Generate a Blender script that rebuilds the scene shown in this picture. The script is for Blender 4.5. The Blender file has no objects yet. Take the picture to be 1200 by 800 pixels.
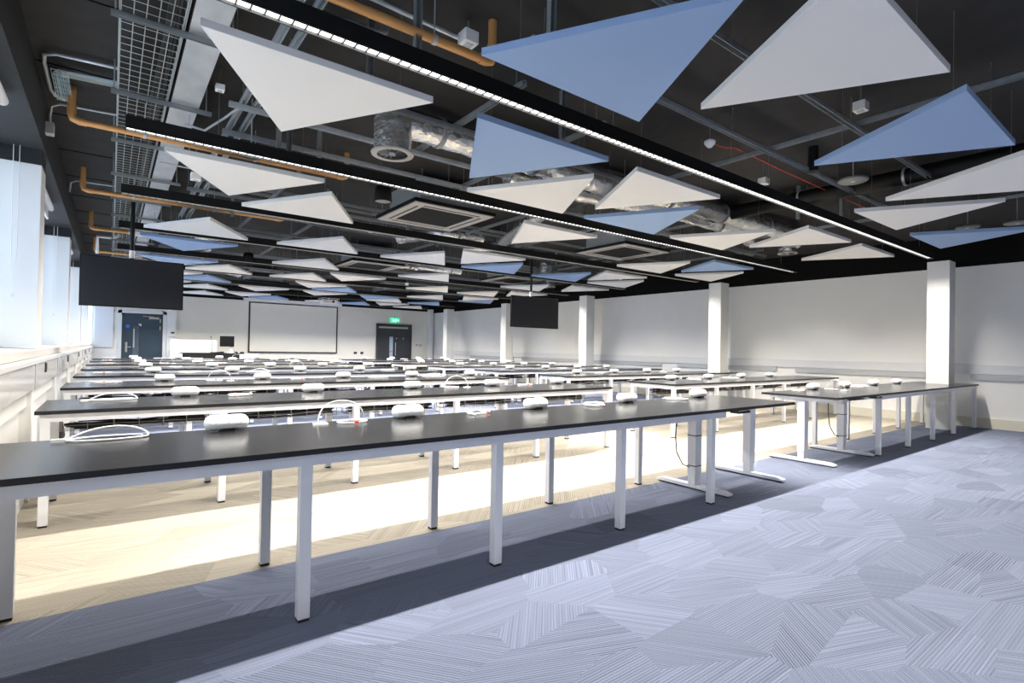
import bpy, math, random
from mathutils import Vector, Matrix
random.seed(7)
PI = math.pi
col = bpy.context.scene.collection
scene = bpy.context.scene

# ------------------------------------------------------------------ helpers
class MB:
    """collects boxes, prisms and tubes and links them as one mesh"""
    def __init__(self): self.v = []; self.f = []; self.sm = []
    def _add(self, vs, fs, smooth=False):
        b = len(self.v); self.v += [tuple(p) for p in vs]
        for q in fs: self.f.append(tuple(b + i for i in q)); self.sm.append(smooth)
        return self
    def box(self, x0, x1, y0, y1, z0, z1):
        vs = [(x0,y0,z0),(x1,y0,z0),(x1,y1,z0),(x0,y1,z0),(x0,y0,z1),(x1,y0,z1),(x1,y1,z1),(x0,y1,z1)]
        return self._add(vs, [(0,3,2,1),(4,5,6,7),(0,1,5,4),(1,2,6,5),(2,3,7,6),(3,0,4,7)])
    def prism(self, poly, z0, z1, axis='z'):
        n = len(poly)
        def P(a, b, c): return {'z': (a,b,c), 'y': (a,c,b), 'x': (c,a,b)}[axis]
        vs = [P(a,b,z0) for a,b in poly] + [P(a,b,z1) for a,b in poly]
        fs = [tuple(reversed(range(n))), tuple(range(n, 2*n))] + [(i,(i+1)%n,n+(i+1)%n,n+i) for i in range(n)]
        return self._add(vs, fs)
    def tube(self, pts, r, n=8, cap=True, smooth=True):
        pts = [Vector(p) for p in pts]; rs = r if isinstance(r, (list,tuple)) else [r]*len(pts)
        vs = []; fs = []; up = None
        for i, p in enumerate(pts):
            t = (pts[min(i+1,len(pts)-1)] - pts[max(i-1,0)]).normalized()
            if up is None:
                up = Vector((0,0,1)) if abs(t.z) < .9 else Vector((1,0,0))
            a = (up - t*up.dot(t)).normalized(); b = t.cross(a); up = a
            for k in range(n):
                w = 2*PI*k/n; vs.append(p + (a*math.cos(w) + b*math.sin(w))*rs[i])
        for i in range(len(pts)-1):
            for k in range(n):
                fs.append((i*n+k, i*n+(k+1)%n, (i+1)*n+(k+1)%n, (i+1)*n+k))
        self._add(vs, fs, smooth)
        if cap:
            m = len(pts)-1
            self._add(vs[:n], [tuple(reversed(range(n)))]); self._add(vs[m*n:], [tuple(range(n))])
        return self
    def lathe(self, prof, c=(0,0,0), n=24, smooth=True):
        vs = []; fs = []
        for (r, z) in prof:
            for k in range(n):
                w = 2*PI*k/n; vs.append((c[0]+r*math.cos(w), c[1]+r*math.sin(w), c[2]+z))
        for i in range(len(prof)-1):
            for k in range(n): fs.append((i*n+k, i*n+(k+1)%n, (i+1)*n+(k+1)%n, (i+1)*n+k))
        return self._add(vs, fs, smooth)
    def build(self, name, m, parent=None, label=None, bevel=0, kind=None):
        me = bpy.data.meshes.new(name); me.from_pydata(self.v, [], self.f); me.update()
        for p, s in zip(me.polygons, self.sm): p.use_smooth = s
        me.materials.append(m)
        o = bpy.data.objects.new(name, me); col.objects.link(o)
        if parent: o.parent = parent
        if label: o['label'] = label
        if kind: o['kind'] = kind
        if bevel:
            b = o.modifiers.new('bevel', 'BEVEL'); b.width = bevel; b.segments = 2; b.limit_method = 'ANGLE'
        return o

def tag(o, label=None, cat=None, group=None, kind=None):
    if label: o['label'] = label
    if cat: o['category'] = cat
    if group: o['group'] = group
    if kind: o['kind'] = kind
    return o
def empty(name, loc=(0,0,0), rz=0):
    o = bpy.data.objects.new(name, None); col.objects.link(o); o.location = loc; o.rotation_euler = (0,0,rz)
    o.empty_display_size = .1
    return o
def struct(mb, name, m, bevel=0):
    return tag(mb.build(name, m, bevel=bevel), kind='structure')
KIDS = {}
def copy_tree(o, parent=None):
    c = o.copy(); col.objects.link(c)
    if parent: c.parent = parent
    for ch in list(o.children): copy_tree(ch, c)
    return c
ORD = ['first','second','third','fourth','fifth','sixth','seventh','eighth','ninth','tenth','eleventh','twelfth']

# ------------------------------------------------------------------ materials
def mat(name, color, rough=.5, metal=0, spec=.5, emit=None, es=0, coat=0):
    m = bpy.data.materials.new(name); m.use_nodes = True
    b = m.node_tree.nodes['Principled BSDF']
    b.inputs['Base Color'].default_value = (*color, 1); b.inputs['Roughness'].default_value = rough
    b.inputs['Metallic'].default_value = metal; b.inputs['Specular IOR Level'].default_value = spec
    if coat: b.inputs['Coat Weight'].default_value = coat
    if emit: b.inputs['Emission Color'].default_value = (*emit, 1); b.inputs['Emission Strength'].default_value = es
    return m
def nmix(m, scale, amount, c2, stretch=(1,1,1), detail=4, bump=0, rough=None):
    """vary a material with noise and optionally bump it"""
    nt = m.node_tree; N = nt.nodes; L = nt.links; b = N['Principled BSDF']
    tc = N.new('ShaderNodeTexCoord'); mp = N.new('ShaderNodeMapping'); mp.inputs['Scale'].default_value = stretch
    L.new(tc.outputs['Object'], mp.inputs['Vector'])
    no = N.new('ShaderNodeTexNoise'); no.inputs['Scale'].default_value = scale; no.inputs['Detail'].default_value = detail
    L.new(mp.outputs['Vector'], no.inputs['Vector'])
    mx = N.new('ShaderNodeMix'); mx.data_type = 'RGBA'
    mx.inputs['A'].default_value = b.inputs['Base Color'].default_value; mx.inputs['B'].default_value = (*c2, 1)
    mr = N.new('ShaderNodeMapRange'); mr.inputs['From Min'].default_value = .35; mr.inputs['From Max'].default_value = .65
    mr.inputs['To Max'].default_value = amount
    L.new(no.outputs['Fac'], mr.inputs['Value']); L.new(mr.outputs['Result'], mx.inputs['Factor'])
    L.new(mx.outputs['Result'], b.inputs['Base Color'])
    if bump:
        bp = N.new('ShaderNodeBump'); bp.inputs['Strength'].default_value = bump; bp.inputs['Distance'].default_value = .02
        L.new(no.outputs['Fac'], bp.inputs['Height']); L.new(bp.outputs['Normal'], b.inputs['Normal'])
    return m
M = {}
M['wall'] = nmix(mat('white_wall_paint', (.86,.86,.84), .6), 3, .25, (.80,.80,.785))
M['wall_far'] = nmix(mat('end_wall_paint', (.86,.83,.75), .6), 3, .2, (.82,.79,.72))
M['band'] = mat('matt_black_wall_band', (.008,.008,.008), .9, spec=.1)
M['ceil'] = nmix(mat('black_painted_ceiling', (.042,.041,.040), .85, spec=.2), 6, .5, (.030,.029,.029))
M['blackbeam'] = nmix(mat('charcoal_painted_beam', (.028,.03,.032), .7, spec=.3), 8, .4, (.018,.02,.022))
M['black'] = mat('black_housing', (.006,.006,.006), .55, spec=.3)
M['lip'] = mat('grey_lamp_trim', (.10,.10,.095), .5, spec=.4)
M['lamp'] = mat('lamp_diffuser', (.9,.9,.9), .5, emit=(1,.98,.94), es=3.0)
M['louvre'] = mat('lamp_louvre', (.10,.10,.10), .4, metal=.2)
M['desk'] = nmix(mat('black_desk_laminate', (.022,.022,.023), .21, spec=.65), 60, .12, (.028,.028,.028))
M['deskedge'] = mat('black_desk_edge', (.012,.012,.014), .5)
M['frame'] = mat('white_powder_coat', (.82,.83,.87), .35, spec=.5)
M['foot'] = mat('black_rubber_foot', (.01,.01,.01), .7)
M['plastic'] = mat('white_plastic', (.93,.93,.92), .3, spec=.5)
M['cable'] = mat('white_cable', (.85,.85,.84), .4)
M['blackcable'] = mat('black_cable', (.012,.012,.012), .45)
M['wire'] = mat('basket_wire', (.35,.35,.34), .35, metal=.8)
M['red'] = mat('red_tag', (.75,.06,.04), .5)
M['pw'] = nmix(mat('white_acoustic_felt', (.78,.78,.77), .9, spec=.2), 150, .3, (.64,.64,.64))
M['pb'] = nmix(mat('blue_acoustic_felt', (.30,.42,.64), .9, spec=.2), 150, .3, (.27,.39,.61))
M['galv'] = nmix(mat('galvanised_steel', (.62,.66,.68), .4, metal=.45), 9, .6, (.46,.50,.53), stretch=(1,.5,1))
M['rail'] = nmix(mat('dull_strut_steel', (.34,.37,.39), .45, metal=.35), 20, .5, (.22,.24,.26))
M['strut'] = mat('grey_strut_steel', (.36,.39,.40), .4, metal=.5)
M['rod'] = mat('thin_steel_rod', (.24,.24,.24), .5, metal=.5)
M['foil'] = nmix(mat('wrinkled_foil', (.80,.80,.78), .25, metal=.8), 16, .6, (.62,.62,.62), bump=1.0)
M['copper'] = nmix(mat('orange_copper_pipe', (.70,.36,.13), .4, metal=.2), 5, .5, (.60,.28,.09), stretch=(.4,.4,.4))
M['grid'] = mat('bright_grid_wire', (.50,.53,.50), .4, metal=.4)
M['cool'] = mat('cassette_panel', (.36,.345,.32), .5)
M['dark'] = mat('dark_grille', (.015,.015,.015), .6)
M['tv'] = mat('screen_glass', (.006,.007,.010), .36, spec=.6)
M['tvb'] = mat('screen_bezel', (.006,.006,.006), .5, spec=.2)
M['door'] = nmix(mat('slate_blue_door', (.035,.060,.085), .4), 2, .3, (.045,.070,.095))
M['door2'] = mat('dark_grey_door', (.035,.040,.045), .4)
M['doorframe'] = mat('dark_door_frame', (.04,.05,.06), .4)
M['steel'] = mat('satin_steel', (.62,.60,.55), .3, metal=.9)
M['screen'] = mat('projection_fabric', (.80,.78,.70), .8)
M['screenb'] = mat('screen_border', (.03,.03,.03), .7)
M['winf'] = mat('white_window_frame', (.78,.80,.84), .4)
M['blind'] = mat('white_blind', (.80,.82,.86), .6)
M['trunk'] = mat('pale_trunking', (.76,.755,.74), .16, spec=.6)
M['sill'] = mat('window_sill', (.72,.70,.64), .35)
M['case'] = mat('boxed_panel_cream', (.86,.86,.84), .45)
M['dado'] = mat('dado_trunking_white', (.72,.73,.74), .4)
M['alu'] = mat('grey_dado_strip', (.48,.50,.52), .4)
M['skirt'] = mat('cream_skirting', (.72,.69,.58), .5)
M['exit'] = mat('green_exit_sign', (.02,.5,.25), .4, emit=(.05,.85,.45), es=.6)
M['exitw'] = mat('white_exit_symbol', (.9,.95,.9), .4, emit=(.8,1,.85), es=1.0)
M['blue'] = mat('blue_sign', (.03,.15,.60), .4)
M['pane'] = mat('pale_vision_glass', (.35,.48,.60), .1, spec=.7)
M['paned'] = mat('smoky_vision_glass', (.10,.14,.17), .1, spec=.7)
M['pink'] = mat('pink_manifestation', (.6,.12,.25), .4)
M['bluecab'] = mat('pale_blue_cable', (.30,.50,.60), .45)
M['speaker'] = mat('black_speaker', (.006,.006,.006), .7, spec=.2)
M['disc'] = mat('grey_speaker_grille', (.20,.20,.19), .5)
M['lect'] = mat('black_desk_panel', (.006,.006,.006), .5)

def glass():
    m = bpy.data.materials.new('window_glass'); m.use_nodes = True
    nt = m.node_tree; N = nt.nodes; L = nt.links; N.clear()
    o = N.new('ShaderNodeOutputMaterial'); t = N.new('ShaderNodeBsdfTransparent'); g = N.new('ShaderNodeBsdfGlossy')
    g.inputs['Roughness'].default_value = .02; t.inputs['Color'].default_value = (.95,.97,1,1)
    mx = N.new('ShaderNodeMixShader'); mx.inputs[0].default_value = .06
    L.new(t.outputs[0], mx.inputs[1]); L.new(g.outputs[0], mx.inputs[2]); L.new(mx.outputs[0], o.inputs[0])
    return m
M['glass'] = glass()

def carpet():
    m = bpy.data.materials.new('patterned_carpet_tiles'); m.use_nodes = True
    nt = m.node_tree; N = nt.nodes; L = nt.links; b = N['Principled BSDF']
    b.inputs['Roughness'].default_value = .95; b.inputs['Specular IOR Level'].default_value = .1
    tc = N.new('ShaderNodeTexCoord'); sep = N.new('ShaderNodeSeparateXYZ'); L.new(tc.outputs['Object'], sep.inputs[0])
    def math_(op, a, b_=None, c=None):
        n = N.new('ShaderNodeMath'); n.operation = op
        for i, v in enumerate((a, b_, c)):
            if v is None: continue
            if isinstance(v, (int, float)): n.inputs[i].default_value = v
            else: L.new(v, n.inputs[i])
        return n.outputs[0]
    X, Y = sep.outputs['X'], sep.outputs['Y']
    # woven tiles: angular cells, each with its own stripe direction
    sk = N.new('ShaderNodeCombineXYZ'); L.new(math_('MULTIPLY', X, 1.15), sk.inputs[0]); L.new(math_('MULTIPLY', Y, 2.1), sk.inputs[1])
    vo = N.new('ShaderNodeTexVoronoi'); vo.voronoi_dimensions = '2D'; vo.inputs['Scale'].default_value = 2.0; vo.inputs['Randomness'].default_value = .85
    L.new(sk.outputs[0], vo.inputs['Vector'])
    sc = N.new('ShaderNodeSeparateColor'); L.new(vo.outputs['Color'], sc.inputs[0])
    rnd = sc.outputs[0]
    # choose one of four directions
    d1 = math_('GREATER_THAN', rnd, .42); d2 = math_('GREATER_THAN', rnd, .62); d3 = math_('GREATER_THAN', rnd, .82)
    ang = math_('ADD', math_('MULTIPLY', d1, .9), math_('ADD', math_('MULTIPLY', d2, -1.75), math_('MULTIPLY', d3, 1.2)))
    u = math_('ADD', math_('MULTIPLY', X, math_('SINE', ang)), math_('MULTIPLY', Y, math_('COSINE', ang)))
    v = math_('SUBTRACT', math_('MULTIPLY', X, math_('COSINE', ang)), math_('MULTIPLY', Y, math_('SINE', ang)))
    cv = N.new('ShaderNodeCombineXYZ'); L.new(math_('MULTIPLY', u, 130), cv.inputs[0]); L.new(math_('MULTIPLY', v, 1.2), cv.inputs[1]); L.new(math_('MULTIPLY', rnd, 50), cv.inputs[2])
    n1 = N.new('ShaderNodeTexNoise'); n1.inputs['Scale'].default_value = 1; n1.inputs['Detail'].default_value = 1; L.new(cv.outputs[0], n1.inputs['Vector'])
    cv2 = N.new('ShaderNodeCombineXYZ'); L.new(math_('MULTIPLY', u, 55), cv2.inputs[0]); L.new(math_('MULTIPLY', v, 1.3), cv2.inputs[1]); L.new(math_('MULTIPLY', rnd, 90), cv2.inputs[2])
    n2 = N.new('ShaderNodeTexNoise'); n2.inputs['Scale'].default_value = 1; n2.inputs['Detail'].default_value = 2; L.new(cv2.outputs[0], n2.inputs['Vector'])
    n3 = N.new('ShaderNodeTexNoise'); n3.inputs['Scale'].default_value = 260; n3.inputs['Detail'].default_value = 1; L.new(tc.outputs['Object'], n3.inputs['Vector'])
    lines = math_('ADD', math_('MULTIPLY', n1.outputs['Fac'], 1.1), math_('MULTIPLY', n2.outputs['Fac'], .45))
    lines = math_('ADD', .775, math_('MULTIPLY', math_('SUBTRACT', lines, .775), math_('ADD', .30, math_('MULTIPLY', sc.outputs[1], .55))))
    # regular thin grooves between the yarn rows
    gr_ = math_('POWER', math_('MULTIPLY', math_('ADD', math_('SINE', math_('MULTIPLY', math_('ADD', u, math_('MULTIPLY', n2.outputs['Fac'], .004)), 2*PI/.0125)), 1.0), .5), 3.0)
    lines = math_('SUBTRACT', lines, math_('MULTIPLY', gr_, math_('ADD', .10, math_('MULTIPLY', math_('POWER', sc.outputs[2], 1.5), .55))))
    val = math_('ADD', math_('ADD', lines, .36), math_('MULTIPLY', n3.outputs['Fac'], .75))
    val = math_('ADD', val, math_('MULTIPLY', sc.outputs[1], .10))
    mr = N.new('ShaderNodeMapRange'); mr.inputs['From Min'].default_value = .90; mr.inputs['From Max'].default_value = 1.95
    mr.inputs['To Min'].default_value = .35; mr.inputs['To Max'].default_value = 1.62; L.new(val, mr.inputs['Value'])
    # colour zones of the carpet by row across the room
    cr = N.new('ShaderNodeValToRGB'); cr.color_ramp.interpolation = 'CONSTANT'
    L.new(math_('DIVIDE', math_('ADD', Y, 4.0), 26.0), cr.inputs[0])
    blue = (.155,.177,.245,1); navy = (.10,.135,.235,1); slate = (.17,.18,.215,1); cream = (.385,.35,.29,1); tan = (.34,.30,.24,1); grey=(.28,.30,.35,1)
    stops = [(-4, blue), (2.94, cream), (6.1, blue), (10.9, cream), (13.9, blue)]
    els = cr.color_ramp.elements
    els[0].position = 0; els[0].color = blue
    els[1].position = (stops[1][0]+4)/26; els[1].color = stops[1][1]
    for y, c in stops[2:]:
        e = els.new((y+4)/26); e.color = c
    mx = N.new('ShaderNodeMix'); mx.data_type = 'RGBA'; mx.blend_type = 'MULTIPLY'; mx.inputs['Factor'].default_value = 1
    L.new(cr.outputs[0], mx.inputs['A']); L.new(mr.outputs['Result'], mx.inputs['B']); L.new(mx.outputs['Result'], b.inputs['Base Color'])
    return m
M['carpet'] = carpet()

# ------------------------------------------------------------------ room
H0 = 3.3; YB = 21.5; XR = 11.7; YF = -6.2
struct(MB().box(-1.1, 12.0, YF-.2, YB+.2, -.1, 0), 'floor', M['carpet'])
struct(MB().box(-1.3, 12.0, YF-.2, YB+.2, H0, H0+.1), 'ceiling', M['ceil'])
struct(MB().box(XR, XR+.2, YF, YB, 0, 2.74), 'wall_right', M['wall'])
struct(MB().box(XR-.02, XR+.2, YF, YB, 2.74, H0), 'trim_1', M['band'])
struct(MB().box(-.5, XR, YB, YB+.2, 0, 2.80), 'wall_back', M['wall_far'])
struct(MB().box(-.9, XR, YB, YB+.2, 2.80, H0), 'trim_2', M['band'])
struct(MB().box(-1.1, XR+.2, YF-.15, YF, 0, H0), 'wall_front', M['alu'])
# window wall: boxed lower casing with recessed panels and pilasters
low = MB().box(-.95, -.52, YF, YB, 0, .82).box(-.52, -.48, YF, YB, 0, .12).box(-.52, -.48, YF, YB, .70, .82)
y = -3.0
while y < YB-.3:
    low.box(-.52, -.48, y, y+.34, .12, .70); y += 2.05
struct(low, 'wall_left', M['case'])
pil = 0
py = -1.9
for k in range(11):
    yy = -1.85 + 2.05*k + .35
    struct(MB().box(-.48, -.455, yy+.55, yy+.68, 0, .82), 'trim_%d' % (k+3), M['case'])
# piers and head beam
piers = [(-6.2,-1.6), (2.1,2.45), (6.25,6.6), (10.3,10.65), (14.35,14.7), (18.4,18.75)]  # first entry is an unseen solid stretch, shaped to cut daylight behind the camera
for i, (a, b) in enumerate(piers):
    struct(MB().box(-.95, -.52, a, b, 1.12, 2.73), 'wall_left_pier_%d' % (i+1), M['wall'], bevel=.004)
    struct(MB().box(-.95, -.521, a, b, 2.73, 2.86), 'trim_%d' % (i+20), M['blackbeam'])
struct(MB().box(-1.1, -.50, YF, YB, 2.86, H0), 'wall_left_head', M['blackbeam'])
struct(MB().box(-1.1, -.86, YF, YB, .0, 1.08), 'wall_left_back', M['wall'])
struct(MB().prism([(-.98,1.08),(-.98,1.125),(-.50,1.10),(-.50,1.04),(-.53,1.04),(-.53,1.08)], YF, YB, 'y'), 'trim_30', M['sill'])
edges = [v for p in piers for v in p][1:] + [YB]
wn = 0
for i in range(0, len(edges), 2):
    a, b = edges[i], edges[i+1]
    if b-a < .3: continue
    wn += 1
    fr = MB().box(-.93, -.87, a, b, 1.12, 1.19).box(-.93, -.87, a, b, 2.79, 2.86).box(-.93,-.87,a,a+.06,1.19,2.79).box(-.93,-.87,b-.06,b,1.19,2.79)
    n = max(1, round((b-a)/1.25))
    for k in range(1, n):
        c = a + (b-a)*k/n; fr.box(-.93, -.87, c-.035, c+.035, 1.19, 2.79)
    w = struct(fr, 'window_%d' % wn, M['winf'])
    MB().box(-.905, -.899, a+.05, b-.05, 1.18, 2.80).build('pane', M['glass'], w)
# dado trunking box under the sill, with lid joints and little sockets
tr = empty('dado_trunking', (-.48, 9, .82)); tag(tr, 'long pale glossy trunking box running under the window sill on the left', 'trunking')
t = MB(); yy = YF
while yy < YB-.1:
    e = min(yy+2.05, YB-.01); t.box(0, .035, yy-9+.002, e-9-.002, .0, .185); yy = e
t.build('cover', M['trunk'], tr)
MB().box(-.03, .045, YF-9, YB-9-.01, .187, .215).build('ledge', M['dado'], tr)
jj = MB(); yy = YF+2.05
for k in range(12):
    c = -1.85 + 2.05*k + 1.0
    if c < YB-.1: MB().box(.035, .041, c-9-.04, c-9+.04, .0, .186).build('joint_cover', M['alu'], tr)
for c in (6.0, 8.95, 11.9, 14.8, 17.5):
    MB().box(.035, .045, c-9, c-9+.09, .09, .17).build('socket_plate', M['dark'], tr)
# right wall: dado band, grey strips, skirting
struct(MB().box(XR-.035, XR, YF, YB, .90, 1.06), 'trim_31', M['dado'], bevel=.003)
struct(MB().box(XR-.03, XR, YF, YB, 0, .17), 'baseboard_right', M['skirt'], bevel=.003)
for i, (a, b) in enumerate([(-3.5, 2.45), (3.0, 5.35), (5.75, 8.3), (8.8, 11.4), (11.9, 14.8), (15.3, 18.2)]):
    struct(MB().box(XR-.034, XR, a, b, .80, .895), 'trim_%d' % (70+i), M['alu'], bevel=.003)
struct(MB().box(-.48, .18, YB-.02, YB, 0, .95), 'trim_32', M['case'])
struct(MB().box(1.47, XR, YB-.03, YB, 0, .17), 'baseboard_back', M['skirt'])
struct(MB().box(-.43, .05, YB-.06, YB, 1.0, 2.7), 'window_9', M['winf'], bevel=.01)  # solid pale wall panel left of the blue door, without glazing
struct(MB().box(1.50, 1.78, YB-.10, YB, 0, 2.8), 'trim_33', M['wall'])
struct(MB().box(11.45, 11.62, YB-.25, YB, 0, 2.9), 'trim_34', M['wall'])
# columns
COLY = [2.54, 6.57, 10.74, 14.6, 18.6]
for i, c in enumerate(COLY):
    c_ = MB().box(10.8, 11.12, c, c+.30, 0, 2.75).build('column', M['wall'], bevel=.003)
    tag(c_, 'white square column, %s from the camera along the right side of the room' % ORD[i], 'column', 'white columns')
    c_['kind'] = 'structure'

# ------------------------------------------------------------------ doors, screen and things on the back wall
d1 = empty('door_1', (.83, YB-.05, 0)); tag(d1, kind='structure')
MB().box(-.56,-.50,-.02,.04,0,2.13).box(.50,.56,-.02,.04,0,2.13).box(-.56,.56,-.02,.04,2.07,2.13).build('door_frame', M['doorframe'], d1)
leaf = MB().box(-.5,.5,.0,.04,.01,2.07).build('leaf', M['door'], d1)
MB().box(-.26,-.10,-.008,.0,.55,1.72).build('vision_panel', M['paned'], leaf)
MB().box(-.29,-.265,-.012,.0,.5,1.76).box(-.095,-.07,-.012,.0,.5,1.76).box(-.29,-.07,-.012,.0,1.73,1.76).build('beading', M['doorframe'], leaf)
MB().box(-.25,-.215,-.05,-.01,1.0,1.62).build('upright_bar', M['alu'], leaf)  # grey upright bar in front of the vision panel
MB().tube([(-.43,-.01,1.02),(-.43,-.06,1.02),(-.30,-.06,1.02)], .013).build('handle', M['steel'], leaf)
MB().box(-.46,-.40,-.012,0,.85,1.18).build('handle_plate', M['steel'], leaf)
MB().box(.17,.45,-.06,0,1.96,2.03).tube([(.0,-.05,2.05),(.30,-.05,2.04)],.012).build('door_closer', M['steel'], leaf)
for z in (1.6, 1.85): MB().box(.47,.50,-.012,0,z,z+.13).build('hinge', M['steel'], leaf)
MB().tube([(-.40,-.01,1.70),(-.40,0,1.70)], .06, n=20).build('round_notice', M['blue'], leaf, label='blue round notice on the door')
MB().box(-.11,-.04,-.008,0,1.72,1.79).build('notice', M['plastic'], leaf)
struct(MB().box(.17,.27,YB-.06,YB,0,2.22).box(1.39,1.49,YB-.06,YB,0,2.22).box(.17,1.49,YB-.06,YB,2.13,2.22), 'trim_35', M['winf'])
d2 = empty('door_2', (9.83, YB-.05, 0)); tag(d2, kind='structure')
MB().box(-.82,-.76,-.03,.04,0,2.17).box(.76,.82,-.03,.04,0,2.17).box(-.82,.82,-.03,.04,2.09,2.17).build('door_frame', M['doorframe'], d2)
lf = MB().box(-.76,.20,0,.04,.01,2.09).build('leaf', M['door2'], d2)
MB().box(-.22,-.06,-.006,0,.50,1.62).build('vision_panel', M['pane'], lf)
MB().box(-.22,-.06,-.009,-.006,.95,1.0).build('glass_stripe', M['pink'], lf)
MB().tube([(.04,-.05,.8),(.04,-.05,1.38)], .022).build('pull_handle', M['steel'], lf)
l2 = MB().box(.205,.76,0,.04,.01,2.09).build('side_leaf', M['door2'], d2)
MB().tube([(.42,-.01,1.55),(.42,0,1.55)], .03).build('lock', M['steel'], l2)
MB().tube([(.1,-.01,1.55),(.1,0,1.55)], .03).build('lock', M['steel'], lf)
MB().box(-.72,.62,-.05,0,1.98,2.05).build('closer_rail', M['steel'], d2)
ex = empty('exit_sign', (9.85, YB-.05, 2.34)); tag(ex, 'small glowing green exit sign above the dark double door', 'exit sign')
MB().box(-.20,.20,-.02,.05,-.09,.10).build('sign_face', M['exit'], ex)
MB().box(-.03,.03,-.02,.05,.10,.14).build('bracket', M['steel'], ex)
# running figure, arrow and doorway on the sign
man = MB().box(-.11,-.085,-.024,-.02,.03,.055)
man.prism([(-.12,.025),(-.08,.025),(-.06,-.02),(-.085,-.02)], -.024, -.02, 'y').prism([(-.085,-.02),(-.065,-.02),(-.04,-.065),(-.06,-.065)], -.024,-.02,'y').prism([(-.085,-.02),(-.10,-.05),(-.14,-.05),(-.14,-.035),(-.11,-.035),(-.10,-.01)], -.024,-.02,'y')
man.box(-.015,.035,-.024,-.02,-.065,.06)
man.prism([(.07,-.01),(.12,-.01),(.12,-.035),(.165,.003),(.12,.04),(.12,.016),(.07,.016)], -.024,-.02,'y')
man.build('symbol', M['exitw'], ex)

ps = empty('projection_screen', (5.69, YB-.10, .87)); tag(ps, 'large pale projection screen with thin black border on the end wall', 'projection screen')
MB().box(-1.60,1.60,.055,.08,.05,1.85).build('fabric', M['screen'], ps)
MB().box(-1.65,1.65,.05,.079,0,.05).box(-1.65,1.65,.05,.079,1.85,1.89).box(-1.65,-1.60,.05,.079,.05,1.85).box(1.60,1.65,.05,.079,.05,1.85).build('border', M['screenb'], ps)
MB().box(-1.85,1.75,-.12,.079,1.90,2.02).build('cassette', M['plastic'], ps)

# teaching desk in front of the end wall
td = empty('teaching_desk', (2.70, 20.1, 0)); tag(td, 'teaching desk with black front panel below the end wall', 'desk')
MB().box(-.85,.82,-.02,0,.28,.84).build('front_panel', M['lect'], td)
MB().box(-.86,.83,-.025,.75,.84,.865).build('worktop', M['lect'], td)
MB().box(-.88,-.85,-.02,.72,0,.8).build('side_panel', M['dado'], td)
MB().box(.79,.82,0,.72,0,.8).build('side_panel', M['dado'], td)
mo = empty('computer_monitor', (3.18, 20.4, .865), -.35); tag(mo, 'black monitor on a white stand on the teaching desk', 'monitor')
MB().box(-.22,.22,-.015,.015,.22,.58).build('screen', M['tvb'], mo)
MB().box(.10,.16,.02,.05,.0,.50).build('stand', M['plastic'], mo)
MB().box(0,.24,-.08,.12,0,.02).build('base', M['plastic'], mo)
mi = empty('gooseneck_microphone', (2.72, 20.3, .865)); tag(mi, 'thin gooseneck microphone standing on the teaching desk', 'microphone')
MB().tube([(0,0,0),(0,0,.25),(-.02,0,.45),(-.04,0,.52)], .006, 6).build('neck', M['rod'], mi)
MB().tube([(-.04,0,.52),(-.045,0,.56)], .014).build('head', M['black'], mi)
MB().lathe([(.0,.03),(.05,.03),(.06,0)]).build('base', M['black'], mi)
kb = empty('control_keypad', (2.90, 20.25, .865)); tag(kb, 'low black control unit beside the microphone on the teaching desk', 'controller')
MB().prism([(-.16,0),(.16,0),(.16,.05),(-.10,.03),(-.16,.02)], -.06, .06, 'y').build('body', M['black'], kb)
for i, x in enumerate((3.48, 3.68)):
    s = empty('desk_loudspeaker', (x, 20.55, .83)); tag(s, 'small black rounded unit on the white cupboard beside the monitor, %s of two' % ('left' if i == 0 else 'right'), 'speaker', 'small black units')
    MB().lathe([(.0,.085),(.05,.08),(.075,.05),(.08,0.0)], n=20).build('body', M['black'], s)
wc = empty('low_cupboard', (3.79, 20.6, 0)); tag(wc, 'low white cupboard behind the teaching desk, under the screen edge', 'cupboard')
MB().box(-.25,.45,-.18,.35,0,.81).build('body', M['dado'], wc)
MB().box(-.24,.44,-.2,-.18,.05,.78).build('door', M['wall'], wc)
MB().box(-.25,.45,-.2,.35,.811,.829).build('top', M['plastic'], wc)
pt = empty('low_partition', (2.0, 20.95, 0)); tag(pt, 'white head-high partition board behind the teaching desk', 'partition')
MB().box(-.42,.20,0,.04,.05,1.30).build('board', M['plastic'], pt)
MB().box(.21,.95,0,.04,.05,1.30).build('board', M['plastic'], pt)
for x in (-.3, .8): MB().box(x,x+.05,-.15,.2,0,.05).build('foot', M['frame'], pt)
for (x, z, lab) in ((8.12,.90,'left of two black sockets on the end wall beside the screen'), (8.40,.90,'right of two black sockets on the end wall beside the screen'),
                    (10.95,1.28,'small dark switch on the wall beside the double door, left of the pale one'),(11.12,1.27,'small pale switch on the wall right of the double door')):
    s = MB().box(x-.06,x+.06,YB-.02,YB,z-.045,z+.045).build('wall_socket', M['alu'] if 'pale' in lab else M['dark'], bevel=.004)
    tag(s, lab, 'wall switch' if 'switch' in lab else 'socket')
s = MB().box(1.62,1.72,YB-.13,YB-.10,1.50,1.55).build('door_intercom', M['dark']); tag(s, 'small black access reader on the white pilaster right of the blue door', 'switch')
s = MB().box(1.55,1.75,YB-.13,YB-.10,1.38,1.40).build('wall_shelf', M['alu']); tag(s, 'small thin grey ledge below the black access reader', 'shelf')

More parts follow.
